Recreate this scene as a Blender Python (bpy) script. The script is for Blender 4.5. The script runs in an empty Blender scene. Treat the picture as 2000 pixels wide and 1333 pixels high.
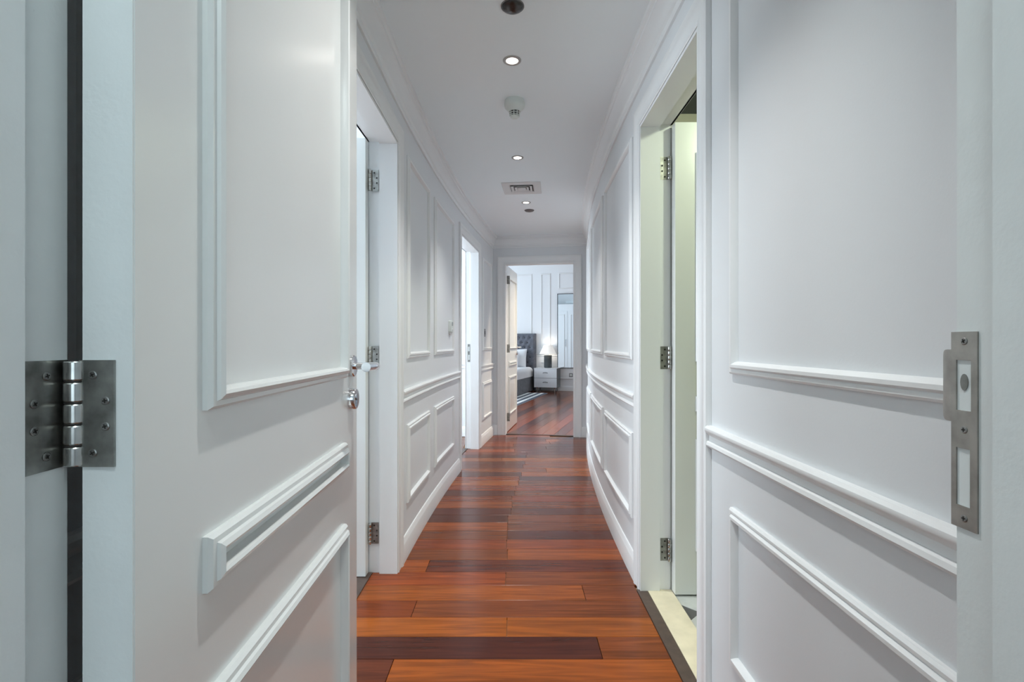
import bpy, math, random
from mathutils import Matrix, Vector
random.seed(7)
SC = bpy.context.scene
COL = SC.collection
PI = math.pi

# ------------------------------------------------------------------ camera, world, daylight, exposure
CAM_H = 1.11
cam = bpy.data.cameras.new('camera')
cam.sensor_width = 36.0
cam.lens = 18.0
cam.shift_y = 0.00225
cam.clip_start = 0.02
cam_o = bpy.data.objects.new('camera', cam)
COL.objects.link(cam_o)
cam_o.location = (0, 0, CAM_H)
cam_o.rotation_euler = (PI / 2, 0, 0)
SC.camera = cam_o

SC.view_settings.view_transform = 'Standard'
SC.view_settings.look = 'None'
SC.view_settings.gamma = 1.0
SC.view_settings.use_curve_mapping = False
SC.view_settings.exposure = 0.12
SC.cycles.diffuse_bounces = 6
SC.cycles.sample_clamp_indirect = 6.0

world = bpy.data.worlds.new('World')
SC.world = world
world.use_nodes = True
world.node_tree.nodes['Background'].inputs[0].default_value = (0.72, 0.85, 1.0, 1)
world.node_tree.nodes['Background'].inputs[1].default_value = 1.0


def area_light(name, loc, rot, sx, sy, power, color):
    l = bpy.data.lights.new(name, 'AREA')
    l.shape = 'RECTANGLE'
    l.size, l.size_y = sx, sy
    l.energy = power
    l.color = color
    o = bpy.data.objects.new(name, l)
    o.location = loc
    o.rotation_euler = rot
    COL.objects.link(o)
    return o


DAY = (0.82, 0.93, 1.0)
# added fill behind the camera, then daylight through windows of the side rooms
area_light('entry_daylight_fill', (0, -2.95, 1.5), (PI / 2, 0, 0), 2.2, 1.7, 13, (0.74, 0.96, 1.0))  # added as cool fill; this window behind the camera is unseen
area_light('daylight_study', (-3.30, 2.2, 1.5), (0, -PI / 2, 0), 1.6, 1.8, 95, DAY)
area_light('daylight_lounge', (-3.40, 5.0, 1.5), (0, -PI / 2, 0), 1.6, 1.8, 120, DAY)
# (bedroom window light is placed with the bedroom frame below)
BED_DAY = 106

# ------------------------------------------------------------------ materials


def mat(name, color, rough=0.5, metal=0.0, spec=0.5, coat=0.0, coat_rough=0.1, noise=None, bump=None, emis=None, var=0.0):
    m = bpy.data.materials.new(name)
    m.use_nodes = True
    nt = m.node_tree
    b = nt.nodes['Principled BSDF']
    b.inputs['Base Color'].default_value = (*color, 1)
    b.inputs['Roughness'].default_value = rough
    b.inputs['Metallic'].default_value = metal
    b.inputs['Specular IOR Level'].default_value = spec
    b.inputs['Coat Weight'].default_value = coat
    b.inputs['Coat Roughness'].default_value = coat_rough
    tc = nt.nodes.new('ShaderNodeTexCoord')
    if noise:
        scale, amt = noise
        n = nt.nodes.new('ShaderNodeTexNoise')
        n.inputs['Scale'].default_value = scale
        n.inputs['Detail'].default_value = 5
        nt.links.new(tc.outputs['Object'], n.inputs['Vector'])
        r = nt.nodes.new('ShaderNodeMapRange')
        r.inputs[1].default_value = 0.3
        r.inputs[2].default_value = 0.7
        r.inputs[3].default_value = 1 - amt
        r.inputs[4].default_value = 1 + amt * 0.3
        nt.links.new(n.outputs['Fac'], r.inputs[0])
        mx = nt.nodes.new('ShaderNodeVectorMath')
        mx.operation = 'SCALE'
        mx.inputs[0].default_value = color
        nt.links.new(r.outputs[0], mx.inputs['Scale'])
        nt.links.new(mx.outputs[0], b.inputs['Base Color'])
    if bump:
        scale, strength = bump
        n2 = nt.nodes.new('ShaderNodeTexNoise')
        n2.inputs['Scale'].default_value = scale
        n2.inputs['Detail'].default_value = 3
        nt.links.new(tc.outputs['Object'], n2.inputs['Vector'])
        bp = nt.nodes.new('ShaderNodeBump')
        bp.inputs['Strength'].default_value = strength
        bp.inputs['Distance'].default_value = 0.002
        nt.links.new(n2.outputs['Fac'], bp.inputs['Height'])
        nt.links.new(bp.outputs[0], b.inputs['Normal'])
    if emis:
        b.inputs['Emission Color'].default_value = (*emis[0], 1)
        b.inputs['Emission Strength'].default_value = emis[1]
    return m


def wood_mat():
    m = bpy.data.materials.new('hardwood_plank')
    m.use_nodes = True
    nt = m.node_tree
    N, L = nt.nodes, nt.links
    b = N['Principled BSDF']
    tc = N.new('ShaderNodeTexCoord')
    oi = N.new('ShaderNodeObjectInfo')
    off = N.new('ShaderNodeVectorMath')
    off.operation = 'MULTIPLY_ADD'
    comb = N.new('ShaderNodeCombineXYZ')
    L.new(oi.outputs['Random'], comb.inputs[0])
    L.new(oi.outputs['Random'], comb.inputs[1])
    L.new(oi.outputs['Random'], comb.inputs[2])
    off.inputs[1].default_value = (37, 53, 19)
    L.new(comb.outputs[0], off.inputs[0])
    L.new(tc.outputs['Object'], off.inputs[2])
    mp = N.new('ShaderNodeMapping')
    mp.inputs['Scale'].default_value = (1.6, 22, 22)
    L.new(off.outputs[0], mp.inputs[0])
    n1 = N.new('ShaderNodeTexNoise')
    n1.inputs['Scale'].default_value = 1.5
    n1.inputs['Detail'].default_value = 6
    n1.inputs['Distortion'].default_value = 1.2
    L.new(mp.outputs[0], n1.inputs['Vector'])
    mp2 = N.new('ShaderNodeMapping')
    mp2.inputs['Scale'].default_value = (5, 140, 140)
    L.new(off.outputs[0], mp2.inputs[0])
    n2 = N.new('ShaderNodeTexNoise')
    n2.inputs['Scale'].default_value = 1.0
    n2.inputs['Detail'].default_value = 3
    L.new(mp2.outputs[0], n2.inputs['Vector'])
    r1 = N.new('ShaderNodeMapRange')
    r1.inputs[1].default_value = 0.3
    r1.inputs[2].default_value = 0.72
    r1.inputs[3].default_value = 0.62
    r1.inputs[4].default_value = 1.25
    L.new(n1.outputs['Fac'], r1.inputs[0])
    r2 = N.new('ShaderNodeMapRange')
    r2.inputs[1].default_value = 0.3
    r2.inputs[2].default_value = 0.7
    r2.inputs[3].default_value = 0.86
    r2.inputs[4].default_value = 1.1
    L.new(n2.outputs['Fac'], r2.inputs[0])
    mu = N.new('ShaderNodeMath')
    mu.operation = 'MULTIPLY'
    L.new(r1.outputs[0], mu.inputs[0])
    L.new(r2.outputs[0], mu.inputs[1])
    sc = N.new('ShaderNodeVectorMath')
    sc.operation = 'SCALE'
    L.new(oi.outputs['Color'], sc.inputs[0])
    L.new(mu.outputs[0], sc.inputs['Scale'])
    L.new(sc.outputs[0], b.inputs['Base Color'])
    b.inputs['Roughness'].default_value = 0.22
    b.inputs['Specular IOR Level'].default_value = 0.24
    bp = N.new('ShaderNodeBump')
    bp.inputs['Strength'].default_value = 0.05
    bp.inputs['Distance'].default_value = 0.001
    L.new(n2.outputs['Fac'], bp.inputs['Height'])
    L.new(bp.outputs[0], b.inputs['Normal'])
    return m


def metal_mat(name, color, rough, stain):
    m = mat(name, color, rough, 1.0, noise=(45, stain))
    return m


def stripe_mat():
    m = bpy.data.materials.new('striped_rug')
    m.use_nodes = True
    nt = m.node_tree
    N, L = nt.nodes, nt.links
    tc = N.new('ShaderNodeTexCoord')
    sp = N.new('ShaderNodeSeparateXYZ')
    L.new(tc.outputs['Object'], sp.inputs[0])
    m1 = N.new('ShaderNodeMath')
    m1.operation = 'MULTIPLY'
    m1.inputs[1].default_value = 1 / 0.15
    L.new(sp.outputs[0], m1.inputs[0])
    fr = N.new('ShaderNodeMath')
    fr.operation = 'FRACT'
    L.new(m1.outputs[0], fr.inputs[0])
    gt = N.new('ShaderNodeMath')
    gt.operation = 'GREATER_THAN'
    gt.inputs[1].default_value = 0.5
    L.new(fr.outputs[0], gt.inputs[0])
    mx = N.new('ShaderNodeMix')
    mx.data_type = 'RGBA'
    mx.inputs[6].default_value = (0.82, 0.84, 0.84, 1)
    mx.inputs[7].default_value = (0.10, 0.12, 0.16, 1)
    L.new(gt.outputs[0], mx.inputs[0])
    b = N['Principled BSDF']
    L.new(mx.outputs[2], b.inputs['Base Color'])
    b.inputs['Roughness'].default_value = 0.95
    return m


M = {}
M['wall'] = mat('wall_white_paint', (0.73, 0.755, 0.775), 0.42, spec=0.4, bump=(220, 0.06))
M['trim'] = mat('trim_white_gloss_paint', (0.80, 0.815, 0.82), 0.30, spec=0.45)
M['ceil'] = mat('ceiling_matt_paint', (0.88, 0.94, 0.965), 0.9, spec=0.2)
M['door'] = mat('door_lacquer', (0.74, 0.765, 0.755), 0.27, spec=0.5, coat=0.8, coat_rough=0.24, bump=(14, 0.02))
M['jamb'] = mat('jamb_paint', (0.76, 0.80, 0.80), 0.42, spec=0.4, noise=(9, 0.05), bump=(120, 0.15))


def scuff(m):
    nt = m.node_tree
    N, L = nt.nodes, nt.links
    b = N['Principled BSDF']
    src = b.inputs['Base Color'].links[0].from_socket
    tc = N.new('ShaderNodeTexCoord')
    mp = N.new('ShaderNodeMapping')
    mp.inputs['Scale'].default_value = (55, 55, 22)
    L.new(tc.outputs['Object'], mp.inputs[0])
    n = N.new('ShaderNodeTexNoise')
    n.inputs['Scale'].default_value = 1.0
    n.inputs['Detail'].default_value = 6
    n.inputs['Roughness'].default_value = 0.7
    L.new(mp.outputs[0], n.inputs['Vector'])
    r = N.new('ShaderNodeMapRange')
    r.inputs[1].default_value = 0.70
    r.inputs[2].default_value = 0.76
    r.inputs[3].default_value = 0.0
    r.inputs[4].default_value = 0.35
    L.new(n.outputs['Fac'], r.inputs[0])
    mx = N.new('ShaderNodeMix')
    mx.data_type = 'RGBA'
    L.new(r.outputs[0], mx.inputs[0])
    L.new(src, mx.inputs[6])
    mx.inputs[7].default_value = (0.25, 0.25, 0.24, 1)
    L.new(mx.outputs[2], b.inputs['Base Color'])


scuff(M['jamb'])
M['wood'] = wood_mat()
M['darkwood'] = mat('dark_threshold_wood', (0.085, 0.055, 0.042), 0.4, noise=(30, 0.3))
M['subfloor'] = mat('subfloor_joint', (0.30, 0.16, 0.08), 0.8)
M['marble'] = mat('cream_marble', (0.76, 0.68, 0.50), 0.25, noise=(14, 0.12))
M['tile'] = mat('grey_floor_tile', (0.60, 0.62, 0.61), 0.3, noise=(12, 0.2))
M['grout'] = mat('dark_grout', (0.10, 0.10, 0.10), 0.9)
M['bathwall'] = mat('bathroom_wall_tile', (0.62, 0.60, 0.50), 0.35)
M['bathshade'] = mat('bathroom_unlit_ceiling', (0.12, 0.13, 0.15), 0.7)  # dark tone stands in for the unlit ceiling above the door
M['hinge'] = metal_mat('brushed_hinge_steel', (0.37, 0.37, 0.35), 0.38, 0.45)
M['knuckle'] = metal_mat('polished_knuckle_steel', (0.62, 0.62, 0.60), 0.2, 0.35)
M['grime'] = mat('black_grime', (0.02, 0.017, 0.015), 0.6)
M['screw'] = metal_mat('screw_steel', (0.33, 0.33, 0.32), 0.35, 0.3)
M['strike'] = metal_mat('worn_strike_steel', (0.42, 0.40, 0.37), 0.42, 0.25)
M['chrome'] = mat('chrome', (0.75, 0.76, 0.78), 0.12, 1.0)
M['darkchrome'] = mat('lock_face_metal', (0.35, 0.37, 0.40), 0.25, 1.0)
M['lampglow'] = mat('downlight_glow', (1, 1, 1), 0.5, emis=((1.0, 0.95, 0.88), 18))
M['ring'] = mat('downlight_ring', (0.42, 0.42, 0.41), 0.35, 0.6)
M['plastic'] = mat('white_plastic', (0.70, 0.75, 0.72), 0.4)
M['plastic_dark'] = mat('dark_slot', (0.015, 0.015, 0.015), 0.6)
M['dome'] = mat('dark_bronze_dome', (0.055, 0.050, 0.048), 0.22, 0.3, noise=(60, 0.3))
M['greydome'] = mat('grey_grille', (0.16, 0.15, 0.15), 0.5, 0.2)
M['vent'] = mat('vent_white_metal', (0.72, 0.72, 0.72), 0.5)
M['ventdark'] = mat('vent_shadow', (0.03, 0.03, 0.03), 0.9)
M['switch'] = mat('grey_metal_switch', (0.22, 0.22, 0.23), 0.35, 0.7)
M['lcd'] = mat('thermostat_screen', (0.30, 0.34, 0.33), 0.3)
M['velvet'] = mat('grey_velvet', (0.135, 0.145, 0.175), 0.8, noise=(16, 0.25))
M['velvet2'] = mat('grey_bed_velvet', (0.20, 0.21, 0.23), 0.8, noise=(14, 0.3))
M['linen'] = mat('white_linen', (0.85, 0.87, 0.90), 0.85, bump=(12, 0.3))
M['mirror'] = mat('mirror_glass', (0.86, 0.91, 0.93), 0.02, 1.0)
M['frame'] = mat('mirror_frame_metal', (0.14, 0.15, 0.16), 0.4, 0.6)
M['nightfront'] = mat('white_lacquer_front', (0.74, 0.76, 0.79), 0.18)
M['nightside'] = mat('dark_mirrored_side', (0.07, 0.09, 0.10), 0.25)
M['shade'] = mat('lamp_shade_fabric', (0.95, 0.92, 0.86), 0.8, emis=((1.0, 0.95, 0.88), 0.28))
M['lampbase'] = mat('dark_ribbed_lamp_base', (0.045, 0.055, 0.06), 0.4)
M['rug'] = stripe_mat()
M['bedwall'] = mat('bedroom_white_paint', (0.80, 0.82, 0.84), 0.5, spec=0.3)
M['dirt'] = mat('scuff_mark', (0.33, 0.34, 0.33), 0.8)

# ------------------------------------------------------------------ mesh helpers


class MB:
    def __init__(self):
        self.v = []
        self.f = []

    def add(self, vs, fs):
        o = len(self.v)
        self.v += [tuple(p) for p in vs]
        self.f += [tuple(i + o for i in f) for f in fs]
        return self

    def box(self, x0, x1, y0, y1, z0, z1):
        vs = [(x0, y0, z0), (x1, y0, z0), (x1, y1, z0), (x0, y1, z0), (x0, y0, z1), (x1, y0, z1), (x1, y1, z1), (x0, y1, z1)]
        return self.add(vs, [(3, 2, 1, 0), (4, 5, 6, 7), (0, 1, 5, 4), (1, 2, 6, 5), (2, 3, 7, 6), (3, 0, 4, 7)])

    def cbox(self, x0, x1, y0, y1, z0, z1, c):
        # box with chamfered vertical (z) corners and top edge
        def ring(i, z):
            a0, a1, b0, b1 = x0 + i, x1 - i, y0 + i, y1 - i
            return [(a0 + c, b0, z), (a1 - c, b0, z), (a1, b0 + c, z), (a1, b1 - c, z), (a1 - c, b1, z), (a0 + c, b1, z), (a0, b1 - c, z), (a0, b0 + c, z)]
        rings = [ring(c, z0), ring(0, z0 + c), ring(0, z1 - c), ring(c, z1)]
        return self.loft(rings, True)

    def loft(self, rings, caps=True, closed=True):
        n = len(rings[0])
        vs = [p for r in rings for p in r]
        fs = []
        m = n if closed else n - 1
        for a in range(len(rings) - 1):
            for i in range(m):
                j = (i + 1) % n
                fs.append((a * n + i, a * n + j, (a + 1) * n + j, (a + 1) * n + i))
        if caps:
            fs.append(tuple(reversed(range(n))))
            fs.append(tuple((len(rings) - 1) * n + i for i in range(n)))
        return self.add(vs, fs)

    def lathe(self, prof, center=(0, 0, 0), axis='z', n=24, caps=True):
        rings = []
        for r, h in prof:
            ring = []
            for k in range(n):
                a = 2 * PI * k / n
                x, y = r * math.cos(a), r * math.sin(a)
                if axis == 'z':
                    p = (x, y, h)
                elif axis == 'y':
                    p = (x, h, y)
                else:
                    p = (h, x, y)
                ring.append((p[0] + center[0], p[1] + center[1], p[2] + center[2]))
            rings.append(ring)
        return self.loft(rings, caps)

    def tube(self, path, r, n=14):
        rings = []
        pts = [Vector(p) for p in path]
        rs = r if isinstance(r, (list, tuple)) else [r] * len(pts)
        for i, p in enumerate(pts):
            d = (pts[min(i + 1, len(pts) - 1)] - pts[max(i - 1, 0)]).normalized()
            up = Vector((0, 0, 1)) if abs(d.z) < 0.9 else Vector((1, 0, 0))
            a = d.cross(up).normalized()
            b = a.cross(d).normalized()
            rings.append([tuple(p + rs[i] * (math.cos(2 * PI * k / n) * a + math.sin(2 * PI * k / n) * b)) for k in range(n)])
        return self.loft(rings, True)

    def build(self, name, m, parent=None, world=True, smooth=None, loc=None, rotz=0.0):
        """world=True: vertices are world coordinates; the parent only carries. world=False: local to parent/own location."""
        me = bpy.data.meshes.new(name)
        me.from_pydata(self.v, [], self.f)
        import bmesh
        bm = bmesh.new()
        bm.from_mesh(me)
        bmesh.ops.recalc_face_normals(bm, faces=bm.faces)
        bm.to_mesh(me)
        bm.free()
        if m is not None:
            me.materials.append(m if not isinstance(m, str) else M[m])
        if smooth:
            me.shade_smooth()
            me.set_sharp_from_angle(angle=math.radians(smooth))
        o = bpy.data.objects.new(name, me)
        COL.objects.link(o)
        if loc is not None:
            o.location = loc
            o.rotation_euler = (0, 0, rotz)
        if parent is not None:
            o.parent = parent
            if world:
                o.matrix_parent_inverse = wmat(parent).inverted()
        return o


def wmat(o):
    m = Matrix.Translation(o.location) @ o.rotation_euler.to_matrix().to_4x4()
    if o.parent:
        m = wmat(o.parent) @ o.matrix_parent_inverse @ m
    return m


def structure(o, label=None):
    o['kind'] = 'structure'
    if label:
        o['label'] = label
    return o


def thing(name, label, cat, loc=(0, 0, 0), rotz=0.0, group=None):
    o = bpy.data.objects.new(name, None)
    o.empty_display_size = 0.1
    COL.objects.link(o)
    o.location = loc
    o.rotation_euler = (0, 0, rotz)
    return tag(o, label, cat, group)


def tag(o, label, cat, group=None):
    o['label'] = label
    o['category'] = cat
    if group:
        o['group'] = group
    return o


# ------------------------------------------------------------------ hallway path: straight, then a gentle bend to the right
T0, RAD = 2.2, 24.0
LW, RW = 0.560, 0.580          # distance of the left and right wall faces from the path
TEND = 6.15
CEIL = 2.40


def path(t):
    if t <= T0:
        return Vector((0, t, 0)), 0.0
    a = (t - T0) / RAD
    return Vector((RAD * (1 - math.cos(a)), T0 + RAD * math.sin(a), 0)), a


def at(t, off, z=0.0):
    p, a = path(t)
    return (p.x + off * math.cos(a), p.y - off * math.sin(a), z)


def map_left(t, z, d):
    return at(t, -(LW - d), z)


def map_right(t, z, d):
    return at(t, RW - d, z)


PE, AE = path(TEND)


def map_far(u, z, d):
    # far wall, d towards the hallway (negative: into the bedroom)
    return (PE.x + u * math.cos(AE) - d * math.sin(AE), PE.y - u * math.sin(AE) - d * math.cos(AE), z)


BO = Vector((0.32, 6.10, 0))
BA = math.radians(17)


def bed(u, v, z=0.0):
    return (BO.x + u * math.cos(BA) + v * math.sin(BA), BO.y - u * math.sin(BA) + v * math.cos(BA), z)


BV = 5.85


def map_bedback(u, z, d):
    return bed(u, BV - d, z)


def strip(mb, mp, t0, t1, prof, n=1):
    rings = []
    for i in range(n + 1):
        t = t0 + (t1 - t0) * i / n
        rings.append([mp(t, z, d) for d, z in prof])
    return mb.loft(rings, True)


def panel(mb, mp, t0, t1, z0, z1, d0, d1, n=1):
    return strip(mb, mp, t0, t1, [(d0, z0), (d1, z0), (d1, z1), (d0, z1)], n)


def frame(mb, mp, t0, t1, z0, z1, prof, n=1):
    """mitred rectangular moulding; prof = [(inset, proud)]"""
    rings = []
    for w, d in prof:
        a0, a1, b0, b1 = t0 + w, t1 - w, z0 + w, z1 - w
        r = [mp(a0 + (a1 - a0) * i / n, b0, d) for i in range(n)]
        r += [mp(a1, b0, d)]
        r += [mp(a1 + (a0 - a1) * i / n, b1, d) for i in range(n)]
        r += [mp(a0, b1, d)]
        rings.append(r)
    return mb.loft(rings, False)


def casing(mb, mp, t0, t1, zt, prof):
    """three-sided mitred casing round an opening; prof = [(outset, proud)] closed loop"""
    path_ = []
    for k in range(4):
        ring = []
        for w, d in prof:
            t = t0 - w if k < 2 else t1 + w
            z = 0.0 if k in (0, 3) else zt + w
            ring.append(mp(t, z, d))
        path_.append(ring)
    return mb.loft(path_, True)


P_WALL = [(0, 0), (0, .007), (.005, .012), (.010, .012), (.013, .010), (.018, .017), (.025, .017), (.031, .009), (.033, 0)]
P_DOOR = [(0, 0), (0, .006), (.004, .011), (.010, .012), (.012, .016), (.018, .019), (.022, .017), (.025, .008), (.026, 0)]
P_CASE = [(0, 0), (0, .009), (.004, .012), (.012, .012), (.016, .010), (.055, .011), (.062, .016), (.076, .018), (.084, .016), (.086, .010), (.086, 0)]
P_RAIL = [(0, .807), (.006, .807), (.014, .811), (.016, .816), (.014, .824), (.008, .828), (.007, .842), (.010, .846), (.018, .852), (.021, .858), (.020, .865), (.014, .871), (0, .871)]
P_BASE = [(0, 0), (.015, 0), (.015, .088), (.012, .096), (.009, .104), (.007, .112), (.004, .117), (0, .118)]
P_CORN = [(0, 2.262), (.010, 2.262), (.013, 2.268), (.012, 2.276), (.008, 2.280), (.008, 2.296), (.014, 2.300), (.018, 2.306), (.020, 2.320), (.028, 2.340), (.040, 2.356), (.046, 2.362), (.050, 2.364), (.050, 2.378), (.060, 2.384), (.062, 2.400), (0, 2.400)]
UP0, UP1 = 1.03, 2.10     # upper panel heights
LO0, LO1 = 0.27, 0.68     # lower panel heights

# ------------------------------------------------------------------ walls
WT = 0.13
D1 = (1.62, 2.47, 2.085)       # left doorway near (t0, t1, height)
D2 = (4.46, 5.31, 2.075)       # left doorway far
DR = (1.575, 2.30, 2.09)       # right bathroom doorway
DFW, DFH = 0.42, 2.075         # far doorway half width, height


def wall_mesh(mp, spans):
    mb = MB()
    for t0, t1, z0, z1 in spans:
        panel(mb, mp, t0, t1, z0, z1, 0, -WT, max(1, int((t1 - t0) / 0.12)) if t1 > T0 else 1)
    return mb


RO = .0105       # the rough opening is wider than the lined one
wall_left = structure(wall_mesh(map_left, [(0.36, D1[0] - RO, 0, CEIL + .02), (D1[0] - RO, D1[1] + RO, D1[2] + RO, CEIL + .02), (D1[1] + RO, D2[0] - RO, 0, CEIL + .02), (D2[0] - RO, D2[1] + RO, D2[2] + RO, CEIL + .02), (D2[1] + RO, TEND + .02, 0, CEIL + .02)]).build('wall_left', 'wall', smooth=30))
wall_right = structure(wall_mesh(map_right, [(0.36, DR[0] - RO, 0, CEIL + .02), (DR[0] - RO, DR[1] + RO, DR[2] + RO, CEIL + .02), (DR[1] + RO, TEND + .02, 0, CEIL + .02)]).build('wall_right', 'wall', smooth=30))
BH = 3.10
mb = MB()
panel(mb, map_far, -3.4, -DFW - RO, 0, BH, 0, -.15)
panel(mb, map_far, DFW + RO, 2.6, 0, BH, 0, -.15)
panel(mb, map_far, -DFW - RO, DFW + RO, DFH + RO, BH, 0, -.15)
wall_far = structure(mb.build('wall_far', 'wall'))
# wall that holds the doorway the photograph is taken through
NW0, NW1, NOP = 0.36, 0.497, 0.430
mb = MB()
mb.box(-1.7, -NOP - .019, NW0, NW1, 0, 2.6)
mb.box(NOP + .019, 1.7, NW0, NW1, 0, 2.6)
mb.box(-NOP - .02, NOP + .02, NW0, NW1, 2.11, 2.6)
wall_near = structure(mb.build('wall_near', 'wall'))

# mouldings on the walls
for (t0, t1) in [(2.68, 3.26), (3.43, 4.13)]:
    for z0, z1 in ((UP0, UP1), (LO0, LO1)):
        frame(MB(), map_left, t0, t1, z0, z1, P_WALL, 8).build('panel_moulding', 'trim', wall_left, smooth=35)
for z0, z1 in ((UP0, 2.05), (LO0, LO1)):
    frame(MB(), map_left, 5.52, 6.02, z0, z1, P_WALL, 6).build('panel_moulding', 'trim', wall_left, smooth=35)
    frame(MB(), map_left, 0.62, 1.40, z0, z1, P_WALL).build('panel_moulding', 'trim', wall_left, smooth=35)
    frame(MB(), map_right, 0.60, 1.345, z0, z1 if z1 < 1 else UP1, P_WALL).build('panel_moulding', 'trim', wall_right, smooth=35)
for (t0, t1) in [(2.46, 3.32), (3.46, 4.36), (4.50, 5.3)]:
    for z0, z1 in ((UP0, UP1), (LO0, LO1)):
        frame(MB(), map_right, t0, t1, z0, z1, P_WALL, 10).build('panel_moulding', 'trim', wall_right, smooth=35)
CW = 0.086
lspans = [(0.50, D1[0] - CW), (D1[1] + CW, D2[0] - CW), (D2[1] + CW, TEND)]
rspans = [(0.50, DR[0] - CW), (DR[1] + CW, TEND)]
for mp, spans, w in ((map_left, lspans, wall_left), (map_right, rspans, wall_right)):
    for t0, t1 in spans:
        strip(MB(), mp, t0, t1, P_RAIL, max(1, int((t1 - t0) / .1))).build('chair_rail', 'trim', w, smooth=35)
bl = MB()
for t0, t1 in lspans:
    strip(bl, map_left, t0, t1, P_BASE, max(1, int((t1 - t0) / .08)))
structure(bl.build('baseboard_left', 'trim', smooth=35))
br = MB()
for t0, t1 in rspans:
    strip(br, map_right, t0, t1, P_BASE, max(1, int((t1 - t0) / .08)))
structure(br.build('baseboard_right', 'trim', smooth=35))
mb = MB()
strip(mb, map_far, -.55, -DFW - CW, P_BASE)
strip(mb, map_far, DFW + CW, .57, P_BASE)
structure(mb.build('baseboard_far', 'trim', smooth=35))
# cornice
structure(strip(MB(), map_left, 0.5, TEND, P_CORN, 50).build('trim_1', 'trim', smooth=35), 'stepped white ceiling cornice along the left wall')
structure(strip(MB(), map_right, 0.5, TEND, P_CORN, 50).build('trim_2', 'trim', smooth=35), 'stepped white ceiling cornice along the right wall')
structure(strip(MB(), map_far, -.56, .58, P_CORN).build('trim_3', 'trim', smooth=35), 'white ceiling cornice above the far doorway')

# ceiling and floor of the hallway
mb = MB()
strip(mb, lambda t, z, d: at(t, d, z), 0.45, TEND, [(-.68, CEIL), (.70, CEIL), (.70, CEIL + .08), (-.68, CEIL + .08)], 40)
ceiling = structure(mb.build('ceiling', 'ceil', smooth=30))

mb = MB()
mb.box(-.70, 1.05, .30, 6.16, -.05, -.012)
floor = structure(mb.build('floor', 'subfloor'))

WOODC = {'o': (0.285, 0.068, 0.009), 'r': (0.21, 0.040, 0.007), 'b': (0.185, 0.045, 0.009), 'd': (0.105, 0.023, 0.008), 'k': (0.066, 0.015, 0.007)}


def jitter(c, a=0.12):
    k = 1 + random.uniform(-a, a)
    return (c[0] * k, c[1] * k * (1 + random.uniform(-.06, .06)), c[2] * k, 1)


def plank(x0, x1, y0, y1, color, parent, along='x', frame_rot=0.0, world_fn=None):
    g = .0009
    c = .0012
    L, W = (x1 - x0), (y1 - y0)
    mb = MB()
    a0, a1, b0, b1 = -L / 2 + g, L / 2 - g, -W / 2 + g, W / 2 - g
    rings = []
    for i, z in ((0, -.012), (0, -c), (c, 0)):
        rings.append([(a0 + i, b0 + i, z), (a1 - i, b0 + i, z), (a1 - i, b1 - i, z), (a0 + i, b1 - i, z)])
    mb.loft(rings, True)
    if world_fn:
        loc, rz = world_fn((x0 + x1) / 2, (y0 + y1) / 2)
    else:
        loc, rz = ((x0 + x1) / 2, (y0 + y1) / 2, 0), 0
    o = mb.build('plank', 'wood', parent, world=False, loc=loc, rotz=rz)
    o.color = jitter(color)
    return o


rows = {0: (-.415, 'd', 'o'), 1: (.32, 'k', 'b'), 2: (-.02, 'o', 'o'), 3: (-.41, 'r', 'b'), 4: (.32, 'o', 'b'), 5: (-.03, 'r', 'b'), 6: (-.42, 'o', 'd'), 7: (-.024, 'b', 'o'), 8: (-.03, 'r', 'r'), 9: (-.027, 'b', 'd'), 10: (-.027, 'o', 'b'), 11: (-.026, 'd', 'b'), 12: (-.005, 'd', 'd'), 13: (0, 'o', 'b'), 14: (.0, 'r', 'r'), 15: (.02, 'd', 'b'), 16: (.03, 'r', 'r'), 17: (.05, 'o', 'b'), 18: (.06, 'r', 'd'), 19: (.08, 'd', 'o'), 20: (.3, 'b', 'o'), 21: (.1, 'd', 'b'), 22: (.12, 'd', 'b'), 23: (-.1, 'b', 'o'), 24: (.14, 'k', 'b'), 25: (.15, 'd', 'd')}
PITCH = 0.1372
for k in range(-9, 33):
    y0 = 1.662 + PITCH * k
    y1 = y0 + PITCH
    if y0 < .40 or y0 > 6.22:
        continue
    ym = (y0 + y1) / 2
    cx = path(ym)[0].x
    xa, xb = cx - LW - .02, cx + RW + .004
    if DR[0] - .02 < ym < DR[1] + .02:
        xb = RW - .020
    if D1[0] - .02 < ym < D1[1] + .02:
        xa = -LW - .115
    if D2[0] - .02 < ym < D2[1] + .06:
        xa = cx - LW - .115
    if y1 > 5.95:
        xb = min(xb, .33 + (6.21 - y1) / .166)
    j, ca, cb = rows.get(k, (cx + random.uniform(-.3, .3), random.choice('orbd'), random.choice('orbbd')))
    if xa < j - .03 and xb > j + .03:
        plank(xa, j, y0, y1, WOODC[ca], floor)
        plank(j, xb, y0, y1, WOODC[cb], floor)
    elif xb > xa + .03:
        plank(xa, xb, y0, y1, WOODC[ca], floor)

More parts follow.
